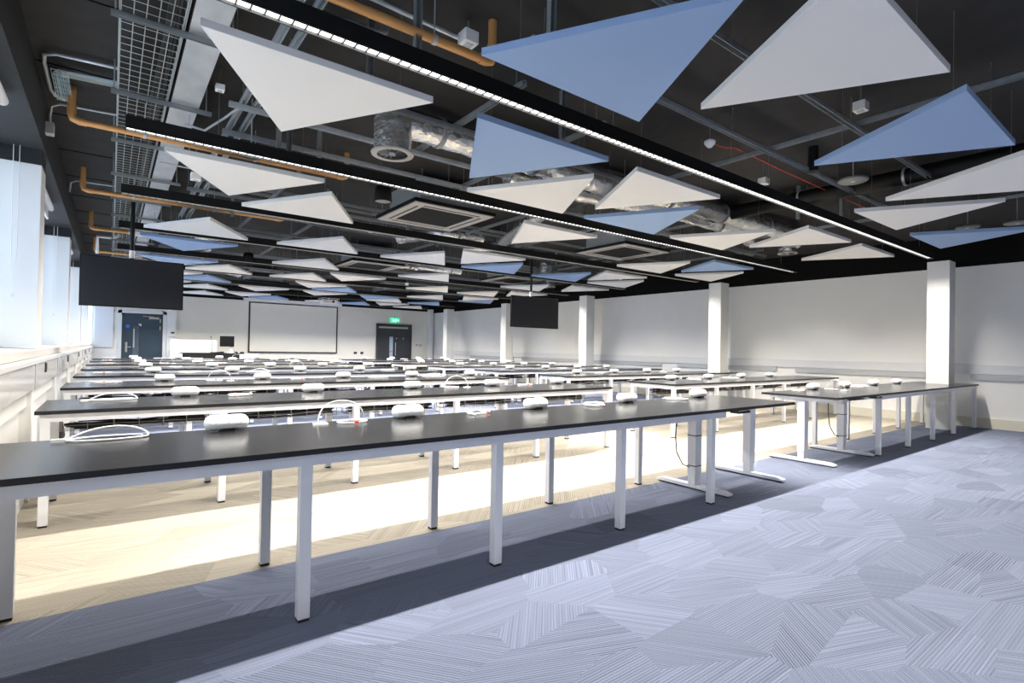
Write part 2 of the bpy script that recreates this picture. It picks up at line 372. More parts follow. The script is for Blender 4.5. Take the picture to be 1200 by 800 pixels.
# ------------------------------------------------------------------ desks
def xs_split(y0, y1, x0, x1, holes):
    """rectangle minus one hole as boxes"""
    out = []
    if not holes: return [(x0,x1,y0,y1)]
    hx0,hx1,hy0,hy1 = holes
    out += [(x0,hx0,y0,y1),(hx1,x1,y0,y1)]
    if hy0 > y0: out.append((hx0,hx1,y0,hy0))
    if hy1 < y1: out.append((hx0,hx1,hy1,y1))
    return out
def add_leg(root, x, y):
    l = MB().box(x-.025, x+.025, y-.025, y+.025, .012, .668).build('leg', M['frame'], root, bevel=.003)
    MB().box(x-.022, x+.022, y-.022, y+.022, 0, .012).build('foot_pad', M['foot'], l)
def basket(root, a, b, y, z0=.555):
    w = MB()
    z1 = .665
    for (yy, zz) in ((y-.07,z1),(y-.07,z0+.035),(y-.07,z0),(y,z0),(y+.07,z0),(y+.07,z0+.035),(y+.07,z1)):
        w.tube([(a,yy,zz),(b,yy,zz)], .0022, 4)
    n = max(2, int((b-a)/.13))
    for i in range(n+1):
        x = a + (b-a)*i/n
        w.tube([(x,y-.07,z1),(x,y-.07,z0),(x,y+.07,z0),(x,y+.07,z1)], .003 if i % 2 else .0045, 4)
    w.build('cable_basket', M['wire'], root)
    c = MB()
    for k in range(14):
        ph = random.random()*6; yo = y-.05+.1*random.random(); zo = z0+.012+(.64-z0)*.8*random.random(); am = .006+.016*random.random(); fq = 3+4*random.random()
        s = a+.02+random.random()*.08
        pts = []
        m = int((b-a)/.07)
        for i in range(m+1):
            x = s + (b-.02-s)*i/m
            pts.append((x, yo+am*math.sin(fq*x*1.3+ph), max(z0+.008, zo+am*math.sin(fq*x+ph*2))))
        c.tube(pts, .006 if k % 3 else .009, 5)
    c.build('cable_bundle', M['blackcable'], root, kind='stuff')
Y0 = 2.31
def bench(x0, x1, legs, hole=None, baskets=True, y=0):
    """x range and leg positions in world metres; origin at x0, front edge"""
    r = empty('bench_desk', (x0, y, 0)); W = x1-x0
    t = MB()
    for (a,b,c,d) in xs_split(0, .80, 0, W, hole): t.box(a,b,c,d,.715,.738)
    top = t.build('tabletop', M['desk'], r)
    e = MB().box(-.001,W+.001,-.0015,.0,.7145,.7375)
    if not hole or hole[2] > .02: e.build('edge_band', M['deskedge'], top)
    f = MB()
    for (yy) in (.02, .73):
        segs = [(.02, W-.02)]
        if hole and hole[2] < yy+.05 and hole[3] > yy: segs = [(.02, hole[0]-.005), (hole[1]+.005, W-.02)]
        for a,b in segs: f.box(a, b, yy, yy+.05, .665, .7149)
    for xx in (.02, W-.07): f.box(xx, xx+.05, .07, .73, .665, .7149)
    f.build('frame', M['frame'], r)
    for lx in legs:
        add_leg(r, lx-x0, .045); add_leg(r, lx-x0, .755)
    if baskets:
        ls = sorted(legs)
        for a, b in zip(ls, ls[1:]):
            A, B = a-x0+.05, b-x0-.05
            if hole and A < hole[1] and B > hole[0]: continue
            basket(r, A, B, .46, .555 if y > Y0+.1 else .612)
    return r
SP = 2.10; Y0 = 2.31
GL = 'long black desks in the left block'; GR = 'long black desks in the right block'
# nearest row
r = bench(-.37, 3.95, [-.33,.68,1.70,2.71,3.90], y=Y0, x1=3.95) if False else bench(-.37, 3.95, [-.33,.68,1.70,2.71,3.76], y=Y0)
tag(r, 'nearest long black-topped desk on white legs, running in from the left edge', 'desk', GL)
proto = bench(-.37, 4.90, [-.32,.68,1.70,2.71,3.74,4.86], y=Y0+SP)
tag(proto, 'second long black desk from the camera in the left block, next to the window wall', 'desk', GL)
for k in range(2, 8):
    o = copy_tree(proto); o.location = (-.37, Y0+SP*k, 0)
    tag(o, '%s long black desk from the camera in the left block' % ORD[k], 'desk', GL)
r = bench(7.20, 11.50, [7.24,8.26,9.27,10.28,11.45], hole=(10.79-7.20, 11.13-7.20, COLY[0]-Y0-.01, COLY[0]-Y0+.31), y=Y0)
tag(r, 'nearest black desk of the right block, standing around the first white column', 'desk', GR)
rl = [6.19,7.24,8.28,9.32,10.36,11.41]
protoR = bench(6.15, 11.45, rl, y=Y0+SP); tag(protoR, 'second black desk from the camera in the right block, in front of the second column', 'desk', GR)
for k in range(2, 8):
    Yk = Y0+SP*k; hit = [c for c in COLY if c < Yk+.8 and c+.3 > Yk]
    if hit:
        o = bench(6.15, 11.45, rl, hole=(10.79-6.15, 11.13-6.15, hit[0]-Yk-.01, hit[0]-Yk+.31), y=Yk)
    else:
        o = copy_tree(protoR); o.location = (6.15, Yk, 0)
    tag(o, '%s black desk from the camera in the right block beyond the aisle' % ORD[k], 'desk', GR)

def sit_stand(xa, xb, mirror, label):
    r = empty('height_adjustable_desk', (xa, Y0, 0)); tag(r, label, 'desk', 'height adjustable desks'); W = xb-xa
    top = MB().box(.003, W, 0, .80, .715, .738).build('tabletop', M['desk'], r)
    MB().box(.003,W,-.0015,0,.7145,.7375).build('edge_band', M['deskedge'], top)
    MB().box(.16,W-.16,.36,.44,.665,.7149).build('cross_rail', M['frame'], r)
    lx = (.16 if mirror else .20, W-.13 if mirror else W-.11)
    for i, x in enumerate((.10, W-.10)):
        MB().prism([(.06,.7149),(.74,.7149),(.74,.70),(.60,.672),(.20,.672),(.06,.70)], x-.025, x+.025, 'x').build('arm', M['frame'], r)
        l = MB().box(x-.045, x+.045, .345, .425, .12, .672).box(x-.040, x+.040, .350, .420, .035, .12).build('lifting_column', M['frame'], r, bevel=.003)
        MB().prism([(.045,.012),(.755,.012),(.755,.028),(.70,.042),(.10,.042),(.045,.028)], x-.035, x+.035, 'x').build('foot', M['frame'], r, bevel=.003)
        MB().box(x-.02,x+.02,.06,.10,0,.012).box(x-.02,x+.02,.70,.74,0,.012).build('foot_pad', M['foot'], r)
        if i == (0 if not mirror else 1):
            for z in (.20, .46): MB().box(x-.046,x+.046,.344,.426,z,z+.008).build('cable_tie', M['blackcable'], l)
            s = -1 if not mirror else -1
            MB().tube([(x+s*.03,.50,.68),(x+s*.10,.50,.62),(x+s*.14,.48,.45),(x+s*.15,.46,.32),(x+s*.12,.42,.22),(x+s*.05,.40,.19)], .005, 6).build('cable', M['blackcable'], r)
    hx = .10 if not mirror else W-.22
    MB().prism([(0,0),(.17,0),(.17,.012),(.15,.025),(.0,.018)], -.02, .06, 'y').build('hand_control', M['dark'], r).location = (hx-.02+.02, .0, .690)
    MB().box(.18 if not mirror else W-.30, .26 if not mirror else W-.22, .30,.48,.60,.664).build('motor_box', M['frame'], r, bevel=.006)
    return r
s1 = sit_stand(3.953, 5.05, False, 'height adjustable black desk at the aisle end of the nearest left row')
s2 = sit_stand(5.97, 7.197, True, 'height adjustable black desk at the aisle end of the nearest right row')
# loose black cables under the right hand height adjustable desk
cb = MB()
for k in range(7):
    a = random.random()
    cb.tube([(.55+.05*k,.45,.70),(.62+.06*k,.42+.05*a,.66-.03*a),(.80+.05*k,.36+.1*a,.625+.03*a),(1.0+.02*k,.30,.66+.01*a),(1.15,.28,.70)], .007, 5)
cb.build('cable_bundle', M['blackcable'], s2, kind='stuff')

# ------------------------------------------------------------------ power modules on the desks
def capsule_mesh():
    L, D, Hh = .205, .105, .078
    mb = MB(); n = 32; prof = 30; vs = []; fs = []
    # superellipsoid along x
    R_ = .037; xs = []
    for i in range(11): xs.append((-L/2+R_-R_*math.cos(PI/2*i/10), math.sin(PI/2*i/10)))
    xs += [(-L/4,1),(0,1),(L/4,1)] ; xs += [(-x_, c_) for x_, c_ in reversed(xs[:11])]
    prof = len(xs)-1
    for i, (cx, cr) in enumerate(xs):
        cr = max(cr, .01); cx = cx/(L/2)
        for k in range(n):
            w = 2*PI*k/n
            yy = math.cos(w); zz = math.sin(w)
            vs.append((cx*L/2, yy*cr*D/2, Hh/2 + zz*cr*Hh/2 + .004))
    for i in range(prof):
        for k in range(n): fs.append((i*n+k, i*n+(k+1)%n, (i+1)*n+(k+1)%n, (i+1)*n+k))
    mb._add(vs, fs, True); return mb
def make_module():
    r = empty('power_module', (0,0,0))
    b = capsule_mesh().build('body', M['plastic'], r)
    MB().box(-.030,.030,-.047,.02,0,.014).build('base_clamp', M['foot'], r)
    f = MB()
    for x in (-.055, 0, .055): f.tube([(x,-.050,.042),(x,-.0532,.042)], .007, 14)
    f.build('socket_outlet', M['dado'], b)
    return r
mod = make_module(); first = True
coilsL = {0:[-.02,1.08,1.98,3.35,4.40]}
def place_mod(x, y, lab, grp):
    global first
    o = mod if first else copy_tree(mod); first = False
    o.location = (x, y, .738); o.rotation_euler = (0,0,random.uniform(-.06,.06)); tag(o, lab, 'power module', grp)
n5 = ['leftmost','second from the left','third from the left','fourth from the left','last before the aisle']
n4 = ['nearest the aisle','second from the aisle','third from the aisle','fourth from the aisle']
rown = ['nearest','second','third','fourth','fifth','sixth','seventh','farthest']
for k in range(8):
    for j in range(5):
        x = .50+1.035*j
        if k == 0: x = [.48,1.49,2.53,3.55,4.60][j]
        place_mod(x, Y0+SP*k+(.72), 'white rounded power module, %s on the %s desk of the left block' % (n5[j], rown[k]), 'power modules on the left desks')
for k in range(8):
    for j in range(4):
        x = (7.02+1.03*j) if k else [7.05,8.02,9.03,10.0][j]
        place_mod(x, Y0+SP*k+(.70), 'white rounded power module, %s on the %s desk of the right block' % (n4[j], rown[k]), 'power modules on the right desks')

# ------------------------------------------------------------------ coiled white cables
def coil(name, seed, big=False):
    rnd = random.Random(seed); r = empty(name, (0,0,0)); pts = []
    turns = 3 if big else 2.6; n = int(turns*22)
    for i in range(n):
        t = i/22*2*PI; rr = (.125 if big else .095)*(1+.10*math.sin(t*.37+seed))
        pts.append((rr*math.cos(t)+.012*math.sin(t*.5+seed), rr*.62*math.sin(t)+.01*math.cos(t*.7), .005+.004*(i/22)+.004*abs(math.sin(t*.8+seed))))
    MB().tube(pts, .0034, 6).build('lead', M['cable'], r)
    e = pts[-1]
    MB().tube([(e[0],e[1],.010),(e[0]-.01,e[1]-.045,.008)], .007, 8).build('plug', M['plastic'], r)
    MB().box(.0,.022,-.078,-.058,.008,.020).build('tag', M['red'], r)
    return r
def lead_arc(name):
    """loose loop rising off the table"""
    r = empty(name, (0,0,0)); pts = []
    for i in range(40):
        t = i/39; a = PI*t
        pts.append((-.15+.26*(1-math.cos(a))/2, .0+.02*math.sin(a*2), .006+.125*math.sin(a)**.9))
    for i in range(50):
        t = i/22*2*PI
        pts.append((.04+.085*math.cos(t), -.01+.06*math.sin(t), .006+.003*i/22))
    MB().tube(pts, .0034, 6).build('lead', M['cable'], r)
    MB().box(-.175,-.10,-.02,.02,0,.010).build('plug', M['plastic'], r)
    MB().box(.03,.05,-.085,-.065,.006,.018).build('tag', M['red'], r)
    return r
def lead_flat(name):
    r = empty(name, (0,0,0)); pts = []
    for i in range(60):
        t = i/59*2*PI*1.45
        lift = .07*max(0, math.sin(t-.2))**1.5 if t < PI*1.1 else 0
        pts.append((-.15*math.cos(t)*(1 if t < 2*PI else .9)+.0, (.075 if t < PI else .06)*math.sin(t), .006+lift*.6))
    MB().tube(pts, .0045, 6).build('lead', M['cable'], r)
    MB().box(-.20,-.13,-.012,.012,.0,.014).build('plug', M['plastic'], r)
    return r
c1 = coil('coiled_cable', 1); c2 = coil('coiled_cable', 2, True); c3 = lead_arc('looped_cable'); c4 = lead_flat('looped_cable')
used = set()
def place_coil(c, x, y, rz, lab, grp='white cables lying on the desks'):
    o = c if c.name not in used else copy_tree(c); used.add(c.name)
    o.location = (x, y, .738); o.rotation_euler = (0,0,rz); tag(o, lab, 'cable', grp)
place_coil(c4, .0, 3.03, 0, 'loose white lead with a raised loop at the left end of the nearest desk')
place_coil(c3, 1.08, 3.00, 0, 'white lead rising in a high hoop between the first two modules of the nearest desk')
place_coil(c1, 2.0, 3.0, .3, 'coiled white lead between the second and third modules of the nearest left desk')
place_coil(c2, 3.12, 3.0, .8, 'wide tangled white lead right of the third module on the nearest left desk')
place_coil(c1, 4.18, 2.99, 2.0, 'coiled white lead beside the joint at the height adjustable desk of the left row')
for j, x in enumerate((6.62, 7.28, 8.28, 8.55)):
    place_coil([c1,c3,c2,c1][j], x, 2.99 if j != 1 else 2.86, j*1.3, 'coiled white lead on the nearest right row, %s from the aisle' % ORD[j])
for k in range(1, 8):
    for j, x in enumerate((-.02, .98, 2.0, 3.05, 4.05)):
        if (k*3+j) % 7 == 5: continue
        place_coil([c1,c2,c4,c1,c2,c3][(k*2+j) % 6], x+random.uniform(-.08,.08), Y0+SP*k+.66+random.uniform(-.06,.04), random.uniform(-.5,.5)+ (j % 2)*PI,
                   'white lead %s on the %s left block desk' % (['at the window end','between the first and second module','between the second and third module','between the third and fourth module','near the aisle end'][j], rown[k]))
    for j, x in enumerate((7.5, 8.55, 9.6)):
        if (k+j) % 4 == 3: continue
        place_coil([c1,c2,c1][j], x+random.uniform(-.1,.1), Y0+SP*k+.64, random.uniform(0,3), 'white lead %s on the %s right block desk' % (['between the first two modules','between the middle modules','between the last two modules'][j], rown[k]))
bag = MB().tube([(.02,0,.0),(.03,.01,.10),(.0,.0,.32),(.03,.01,.45),(.03,0,.60),(.04,.0,.70)], [.02,.03,.05,.06,.04,.02], 8).build('cable_bundle', M['blackcable'])
bag.location = (-.36, 5.40, .0)
tag(bag, 'dark bunch of cables hanging behind the window end of the second left desk', 'cable')

# ------------------------------------------------------------------ strip lights
BX0, BX1 = .05, 10.40; BZ = 2.74
def strip(y, lab, lit=True, vis=True):
    r = empty('strip_light', (BX0, y, BZ)); W = BX1-BX0
    tag(r, lab, 'strip light', 'long black strip lights')
    h = MB().box(0, W, -.040, -.034, 0, .085).box(0, W, .034, .040, 0, .085).box(0, W, -.040, .040, .085, .095).box(0,.006,-.034,.034,0,.085).box(W-.006,W,-.034,.034,0,.085)
    h.build('housing', M['black'], r)
    MB().box(.006, W-.006, -.0338, -.029, -.001, .02).box(.006, W-.006, .029, .0338, -.001, .02).build('trim', M['lip'], r)
    MB().box(.01, W-.01, -.0285, .0285, .0125, .016).build('diffuser', M['lamp'], r)
    n = int(W/.062); comb = [(.01,-.0285),(W-.01,-.0285),(W-.01,-.0275)]
    for i in range(n-1, 0, -1):      # one piece: a spine with cross blades
        x = W*i/n; comb += [(x+.004,-.0275),(x+.004,.0285),(x-.004,.0285),(x-.004,-.0275)]
    comb += [(.01,-.0275)]
    MB().prism(comb, .0055, .0122).build('louvre', M['louvre'], r)
    for x in (.6, 2.9, 5.2, 7.5, 9.8): MB().tube([(x,0,.095),(x,0,H0-BZ)], .0022, 5).build('suspension_wire', M['rod'], r)
    ld = bpy.data.lights.new('strip_lamp', 'AREA'); ld.shape = 'RECTANGLE'; ld.size = W-.05; ld.size_y = .05
    ld.energy = STRIP; ld.spread = math.radians(SPREAD); ld.color = (1,.94,.86)
    lo = bpy.data.objects.new('strip_lamp', ld); col.objects.link(lo); lo.parent = r; lo.location = (W/2, 0, -.006)
    return r
STRIP = 245; SPREAD = 124
for k in range(9):
    strip(2.69+SP*k, '%s long black strip light counted from the camera, hanging across the room' % (['nearest']+ORD[1:])[k])
strip(-1.51, 'added strip light out of view behind the camera, brightening the near floor')  # extra lamp added out of view to brighten the foreground floor

# ------------------------------------------------------------------ triangular ceiling panels
S = 1.27; HT = S*.866; PZ = 2.715
tri_up = [(-S/2,0),(S/2,0),(0,HT)]; tri_dn = [(0,0),(S/2,HT),(-S/2,HT)]
pm = {}
def make_panel(c, d):
    p = tri_up if d == 'u' else tri_dn
    r = empty('acoustic_panel', (0,0,0))
    MB().prism(p, 0, .042).build('baffle', M['pw' if c == 'w' else 'pb'], r, bevel=.002)
    for (x, y) in p:
        cx = sum(q[0] for q in p)/3; cy = sum(q[1] for q in p)/3
        X = cx+(x-cx)*.72; Y = cy+(y-cy)*.72
        MB().tube([(X,Y,.042),(X,Y,H0-PZ)], .0016, 4).build('suspension_wire', M['rod'], r)
    return r
rows = {0: [('u','w',2.94),('u','b',4.53),('d','b',2.15),('u','w',6.10),('d','w',6.97),('d','b',8.72)],
 1: [('u','w',.945),('u','b',2.55),('d','w',3.39),('u','w',4.17),('d','b',5.0),('d','w',6.62),('u','w',7.37),('u','w',9.0)],
 2: [('u','w',.94),('d','w',1.76),('u','w',4.62),('d','w',7.93),('u','b',8.72),('d','w',9.66)],
 3: [('d','w',.95),('d','w',2.62),('d','w',4.29),('u','w',5.05),('d','b',5.92),('d','b',7.65),('u','w',8.32),('d','w',9.30)],
 4: [('u','b',.93),('d','w',3.03),('d','w',5.60),('d','w',8.36),('u','w',9.45)],
 5: [('u','b',.95),('d','w',1.83),('d','w',3.45),('u','w',4.33),('d','w',6.80),('d','w',8.37),('u','w',9.2)],
 6: [('u','w',.95),('d','b',1.75),('u','w',4.18),('d','b',5.0),('d','w',7.85),('u','w',9.0),('d','b',9.7)],
 7: [('u','w',.95),('d','w',2.0),('u','w',3.3),('u','w',4.95),('u','b',6.6),('d','w',7.4),('d','b',8.9)],
 8: [('d','w',2.2),('u','w',3.3),('d','b',4.2),('d','w',6.0),('d','b',7.1),('u','w',8.0),('d','w',9.3)]}
for n, L_ in rows.items():
    L_ = sorted(L_, key=lambda q: q[2])
    for i, (d, c, x) in enumerate(L_):
        key = (c, d)
        if key not in pm: pm[key] = make_panel(c, d); o = pm[key]
        else: o = copy_tree(pm[key])
        o.location = (x, (.846 if d == 'u' else 1.209)+SP*n, PZ)
        where = 'nearest' if n == 0 else ORD[n]
        tag(o, '%s triangular ceiling panel, %s from the left in the %s row from the camera' % ('white' if c == 'w' else 'blue', ORD[i], where), 'ceiling panel', 'triangular ceiling panels')

# ------------------------------------------------------------------ screens hung from the ceiling
def tv(x0, x1, z0, z1, y, px, lab):
    r = empty('hanging_screen', ((x0+x1)/2, y, z0)); w = (x1-x0)/2; h = z1-z0; tag(r, lab, 'television')
    MB().box(-w,w,0,.05,0,h).build('casing', M['tvb'], r, bevel=.003)
    MB().box(-w+.01,w-.01,-.002,0,.012,h-.01).build('display', M['tv'], r)
    p = px-(x0+x1)/2
    MB().tube([(p,.12,h*.5),(p,.12,H0-z0)], .024, 12).build('pole', M['black'], r)
    MB().tube([(p,.12,h+.02),(p,.12,h+.12)], .03, 12).build('pole_collar', M['plastic'], r)
    MB().box(p-.2,p+.2,.05,.12,h*.3,h*.7).build('bracket', M['black'], r)
    MB().lathe([(0,0),(.07,0),(.07,-.015),(0,-.015)], (p,.12,H0-z0-.001)).build('ceiling_plate', M['black'], r)
tv(-.335,.785,1.635,2.283, 8.6, .20, 'large black television hanging from the ceiling near the window wall')
tv(6.50,7.78,1.635,2.285, 8.6, 7.1, 'black television hanging from the ceiling on the right side before the columns')

# ------------------------------------------------------------------ ceiling services
# wire mesh cable tray along the window side
ct = empty('cable_tray', (0, 0, 3.10)); tag(ct, 'long galvanised wire mesh cable tray running along the ceiling near the windows', 'cable tray')
w = MB()
for i in range(6):
    x = .005+.061*i; w.tube([(x,-1,0),(x,21.3,0)], .0028 if 0 < i < 5 else .0045, 4)
y = -1.0
while y < 21.3:
    w.tube([(0,y,.05),(0,y,0),(.31,y,0),(.31,y,.05)], .0025, 4); y += .095 if y < 9 else .14
w.build('wire_mesh', M['grid'], ct)
MB().box(-.004,-.001,-1,21.3,.0,.055).build('side_rail', M['galv'], ct)
MB().box(.318,.322,-1,21.3,.0,.055).build('side_rail', M['galv'], ct)
cc = MB()
for k in range(6):
    x = .22+.012*k; cc.tube([(x+.01*math.sin(i*1.7+k), -1+i*1.0, .014+.003*(k%2)) for i in range(23)], .006, 5)
cc.build('cable_bundle', M['blackcable'], ct, kind='stuff')
for i, yv in enumerate([1.4, 2.6, 3.78, 4.96, 6.15, 7.40, 8.63, 9.8, 11.0, 12.2, 13.4, 14.6, 15.8, 17.0, 18.2]):
    r = empty('tray_bracket', (-.04, yv, 3.045)); tag(r, 'galvanised strut bracket under the mesh tray, %s counted from the camera' % ('%s' % (ORD+['thirteenth','fourteenth','fifteenth'])[i]), 'bracket', 'strut brackets under the cable tray')
    MB().box(0,.66,-.016,-.013,0,.03).box(0,.66,.013,.016,0,.03).box(0,.66,-.016,.016,.027,.03).build('strut', M['strut'], r)
    for x in (.02, .62): MB().tube([(x,0,.03),(x,0,H0-3.045)], .005, 6).build('threaded_rod', M['galv'], r)
gd = empty('metal_duct', (.43, 0, 3.0)); tag(gd, 'flat galvanised steel duct running along the room beside the mesh cable tray', 'duct')
for a in range(-1, 21, 2): MB().box(-.09,.10,a+.002,a+1.998,.09,.24).build('duct_section', M['galv'], gd)
w = MB()
for i in range(8): MB
MB().box(.335-.43,-.09,-1,21,.09,.22).build('side_shade_sheet', M['black'], gd)  # black sheet paints the shade on the duct's left side face

# orange pipes: rise at the window side, run across, rise again
def opipe(y, x0, x1, lab, ends=(True,True)):
    r = empty('orange_pipe', (0, y, 3.02)); tag(r, lab, 'pipe', 'orange pipes')
    p = []
    if ends[0]: p += [(x0,0,.275),(x0,0,.05),(x0+.012,0,.015),(x0+.05,0,0)]
    else: p += [(x0,0,0)]
    if ends[1]: p += [(x1-.05,0,0),(x1-.012,0,.015),(x1,0,.05),(x1,0,.275)]
    else: p += [(x1,0,0)]
    MB().tube(p, .027, 12).build('run', M['copper'], r)
    for x in ([x0] if ends[0] else []) + ([x1] if ends[1] else []):
        s = 1 if x == x0 else -1
        MB().tube([(x,0,.12),(x,0,.05),(x+s*.012,0,.012),(x+s*.05,0,0),(x+s*.10,0,0)], .032, 12).build('elbow', M['copper'], r)
    for x in [x0+.5, x0+1.4]:
        if x < x1-.2:
            c = MB().tube([(x,0,.03),(x,0,H0-3.02)], .004, 5).tube([(x-.012,0,0),(x+.012,0,0)], .032, 12)
            c.build('pipe_clip', M['galv'], r)
opipe(5.72, -.30, 2.02, 'orange pipe crossing the ceiling beside the second strip light, nearest of those at the windows')
opipe(8.26, -.31, 1.98, 'orange pipe bent down from the ceiling at the windows, second from the camera')
opipe(10.98, -.30, 1.6, 'orange pipe bent down from the ceiling at the windows, third from the camera')
opipe(13.7, -.30, 1.6, 'orange pipe bent down from the ceiling at the windows, farthest, above the television')
opipe(2.80, .1, 1.92, 'thick orange pipe at the top of the view above the nearest strip light')

# strut rails
def railx(y, x0, x1, z, lab, m='rail', w=.02, perf=True):
    r = empty('strut_rail', (x0, y, z)); tag(r, lab, 'strut rail', 'strut rails under the ceiling'); L_ = x1-x0
    MB().box(0,L_,-w,-w+.004,0,.04).box(0,L_,w-.004,w,0,.04).box(0,L_,-w,w,.036,.04).build('channel', M[m], r)
    n = max(2, int(L_/2)+1)
    for i in range(n): MB().tube([(.1+(L_-.2)*i/(n-1),0,.04),(.1+(L_-.2)*i/(n-1),0,H0-z)], .005, 5).build('hanger_rod', M['rod'], r)
def raily(x, y0, y1, z, lab, m='rail', w=.02):
    r = empty('strut_rail', (x, y0, z)); tag(r, lab, 'strut rail', 'strut rails under the ceiling'); L_ = y1-y0
    MB().box(-w,-w+.004,0,L_,0,.04).box(w-.004,w,0,L_,0,.04).box(-w,w,0,L_,.036,.04).build('channel', M[m], r)
    n = max(2, int(L_/2)+1)
    for i in range(n): MB().tube([(0,.1+(L_-.2)*i/(n-1),.04),(0,.1+(L_-.2)*i/(n-1),H0-z)], .005, 5).build('hanger_rod', M['rod'], r)
railx(4.66, .7, 5.0, 3.05, 'perforated steel rail crossing behind the round foil duct outlet', 'galv')
railx(5.30, .75, 9.8, 3.05, 'perforated steel rail crossing in front of the nearest cassette unit', 'galv')
railx(3.92, .75, 4.6, 3.05, 'dark perforated rail crossing above the round duct outlet')
railx(2.49, 2.0, 8.6, 3.05, 'dark rail crossing above the nearest strip light, right half')
railx(1.78, 2.0, 7.6, 3.05, 'dark rail crossing the ceiling behind the big blue panel')
railx(6.98, .7, 9.6, 3.05, 'steel rail crossing just behind the nearest cassette unit')
railx(7.55, .7, 10.2, 3.05, 'steel rail crossing the ceiling ahead of the televisions')
for i, (yv, a_, b_) in enumerate(((5.05,5.2,9.8),(7.25,.9,6.0),(8.15,.7,6.4),(8.5,2.4,9.8),(9.35,.8,9.0))):
    railx(yv, a_, b_, 3.0+.06*(i % 2), 'long steel rail crossing the middle of the ceiling, %s of five from the camera' % ORD[i], 'strut', .014)
for i, (xv, a_, b_) in enumerate(((1.6,6.0,9.4),(2.45,7.2,12.0),(4.6,5.0,12.5),(5.9,5.1,9.0),(7.9,5.2,9.6),(9.4,4.9,9.0))):
    raily(xv, a_, b_, 3.04, 'thin steel rail running away from the camera over the middle bays, %s from the left' % ORD[i], 'strut', .014)
for i, (xv, yv) in enumerate(((1.15,5.0),(1.6,5.32),(2.3,7.2),(3.5,7.25),(4.5,8.15),(5.6,8.5),(6.3,5.05),(8.4,5.05),(1.3,8.15),(7.6,8.5))):
    o = MB().box(-.018,.018,-.018,-.014,0,H0-2.93).box(-.018,-.014,-.014,.018,0,H0-2.93).build('drop_strut', M['strut']); o.location = (xv, yv, 2.93)
    tag(o, 'short vertical strut among the middle ceiling rails, %s of ten' % ORD[i], 'strut', 'vertical drop struts')
for i, yv in enumerate((9.7, 10.0, 11.9, 12.4, 14.0, 16.1, 18.2)):
    railx(yv, .7, 10.3, 3.0+.05*(i % 2), 'steel rail crossing the far half of the ceiling, %s from the camera' % ORD[i])
raily(.80, 1.8, 9.5, 3.09, 'left one of the twin steel rails running beside the metal duct', 'galv')
raily(.90, 1.8, 9.5, 3.09, 'right one of the twin steel rails running beside the metal duct', 'galv')
raily(4.91, .6, 5.2, 3.09, 'steel rail running away from the camera beside the red cable')
raily(2.35, 3.0, 4.8, 3.09, 'short steel rail running over the foil duct')
raily(3.30, 3.1, 6.0, 3.09, 'steel rail running over the white panels near the left middle')
raily(6.95, 1.0, 5.5, 3.09, 'steel rail running past the black round duct')
raily(8.55, 1.0, 9.5, 3.09, 'steel rail running away from the camera on the far right')
for i, (x, y_, z) in enumerate([(1.27,3.22,2.88),(1.39,2.80,2.86),(7.26,2.79,2.86),(6.86,3.13,2.88),(2.9,3.2,2.9),(1.9,2.2,2.9),(3.6,5.25,2.9),(1.3,5.25,2.9)]):
    o = MB().box(-.02,-.016,-.02,.02,0,H0-z).box(.016,.02,-.02,.02,0,H0-z).box(-.02,.02,.016,.02,0,H0-z).build('drop_strut', M['strut'])
    o.location = (x, y_, z); tag(o, 'vertical steel strut hanging from the ceiling near %s' % ['the round duct outlet','the thick orange pipe','the right end of the nearest strip light','the black round duct','the nearest blue panel','the top edge of the view','the cassette unit, in front of it','the mesh tray, behind the nearest white panel'][i], 'strut', 'vertical drop struts')
gr = MB()
for i in range(9):
    pass

# air conditioning cassettes
def cassette(x0, y0, lab, z=2.85):
    r = empty('air_conditioning_cassette', (x0, y0, z)); tag(r, lab, 'air conditioner', 'air conditioning cassettes'); W = 1.1
    body = MB().box(.12,W-.12,.12,W-.12,.04,.34).build('steel_box', M['galv'], r)
    f = MB().box(0,W,0,.17,0,.04).box(0,W,W-.17,W,0,.04).box(0,.17,.17,W-.17,0,.04).box(W-.17,W,.17,W-.17,0,.04)
    f.build('fascia', M['cool'], r)
    for q in ((.16,W-.16,.09,.118),(.16,W-.16,W-.118,W-.09),(.09,.118,.16,W-.16),(W-.118,W-.09,.16,W-.16)): MB().box(*q,-.003,0).build('air_slot', M['dark'], r)
    g = MB().box(.17,W-.17,.17,W-.17,.016,.03)
    for i in range(18): g.box(.17,W-.17,.18+.042*i,.19+.042*i,.005,.016)
    g.build('intake_grille', M['dark'], r)
    e = .014; MB().box(-e,W+e,-e,0,.01,.05).box(-e,W+e,W,W+e,.01,.05).box(-e,0,0,W,.01,.05).box(W,W+e,0,W,.01,.05).build('rim', M['black'], r)
    for x in (.15, W-.15):
        for y in (.15, W-.15): MB().tube([(x,y,.34),(x,y,H0-z)], .006, 5).build('threaded_rod', M['rod'], r)
cassette(2.75, 5.50, 'square ceiling air conditioning cassette nearest the camera, left of the middle')
cassette(6.36, 5.50, 'square ceiling air conditioning cassette right of the middle, under the foil ducts')
cassette(3.72, 10.1, 'square ceiling air conditioning cassette beyond the nearest one, third strip light bay')
cassette(7.25, 9.80, 'square ceiling air conditioning cassette far right, above the right television')
cassette(2.80, 15.4, 'square ceiling air conditioning cassette far left, in front of the screen')
cassette(6.60, 15.4, 'square ceiling air conditioning cassette far away in the middle')

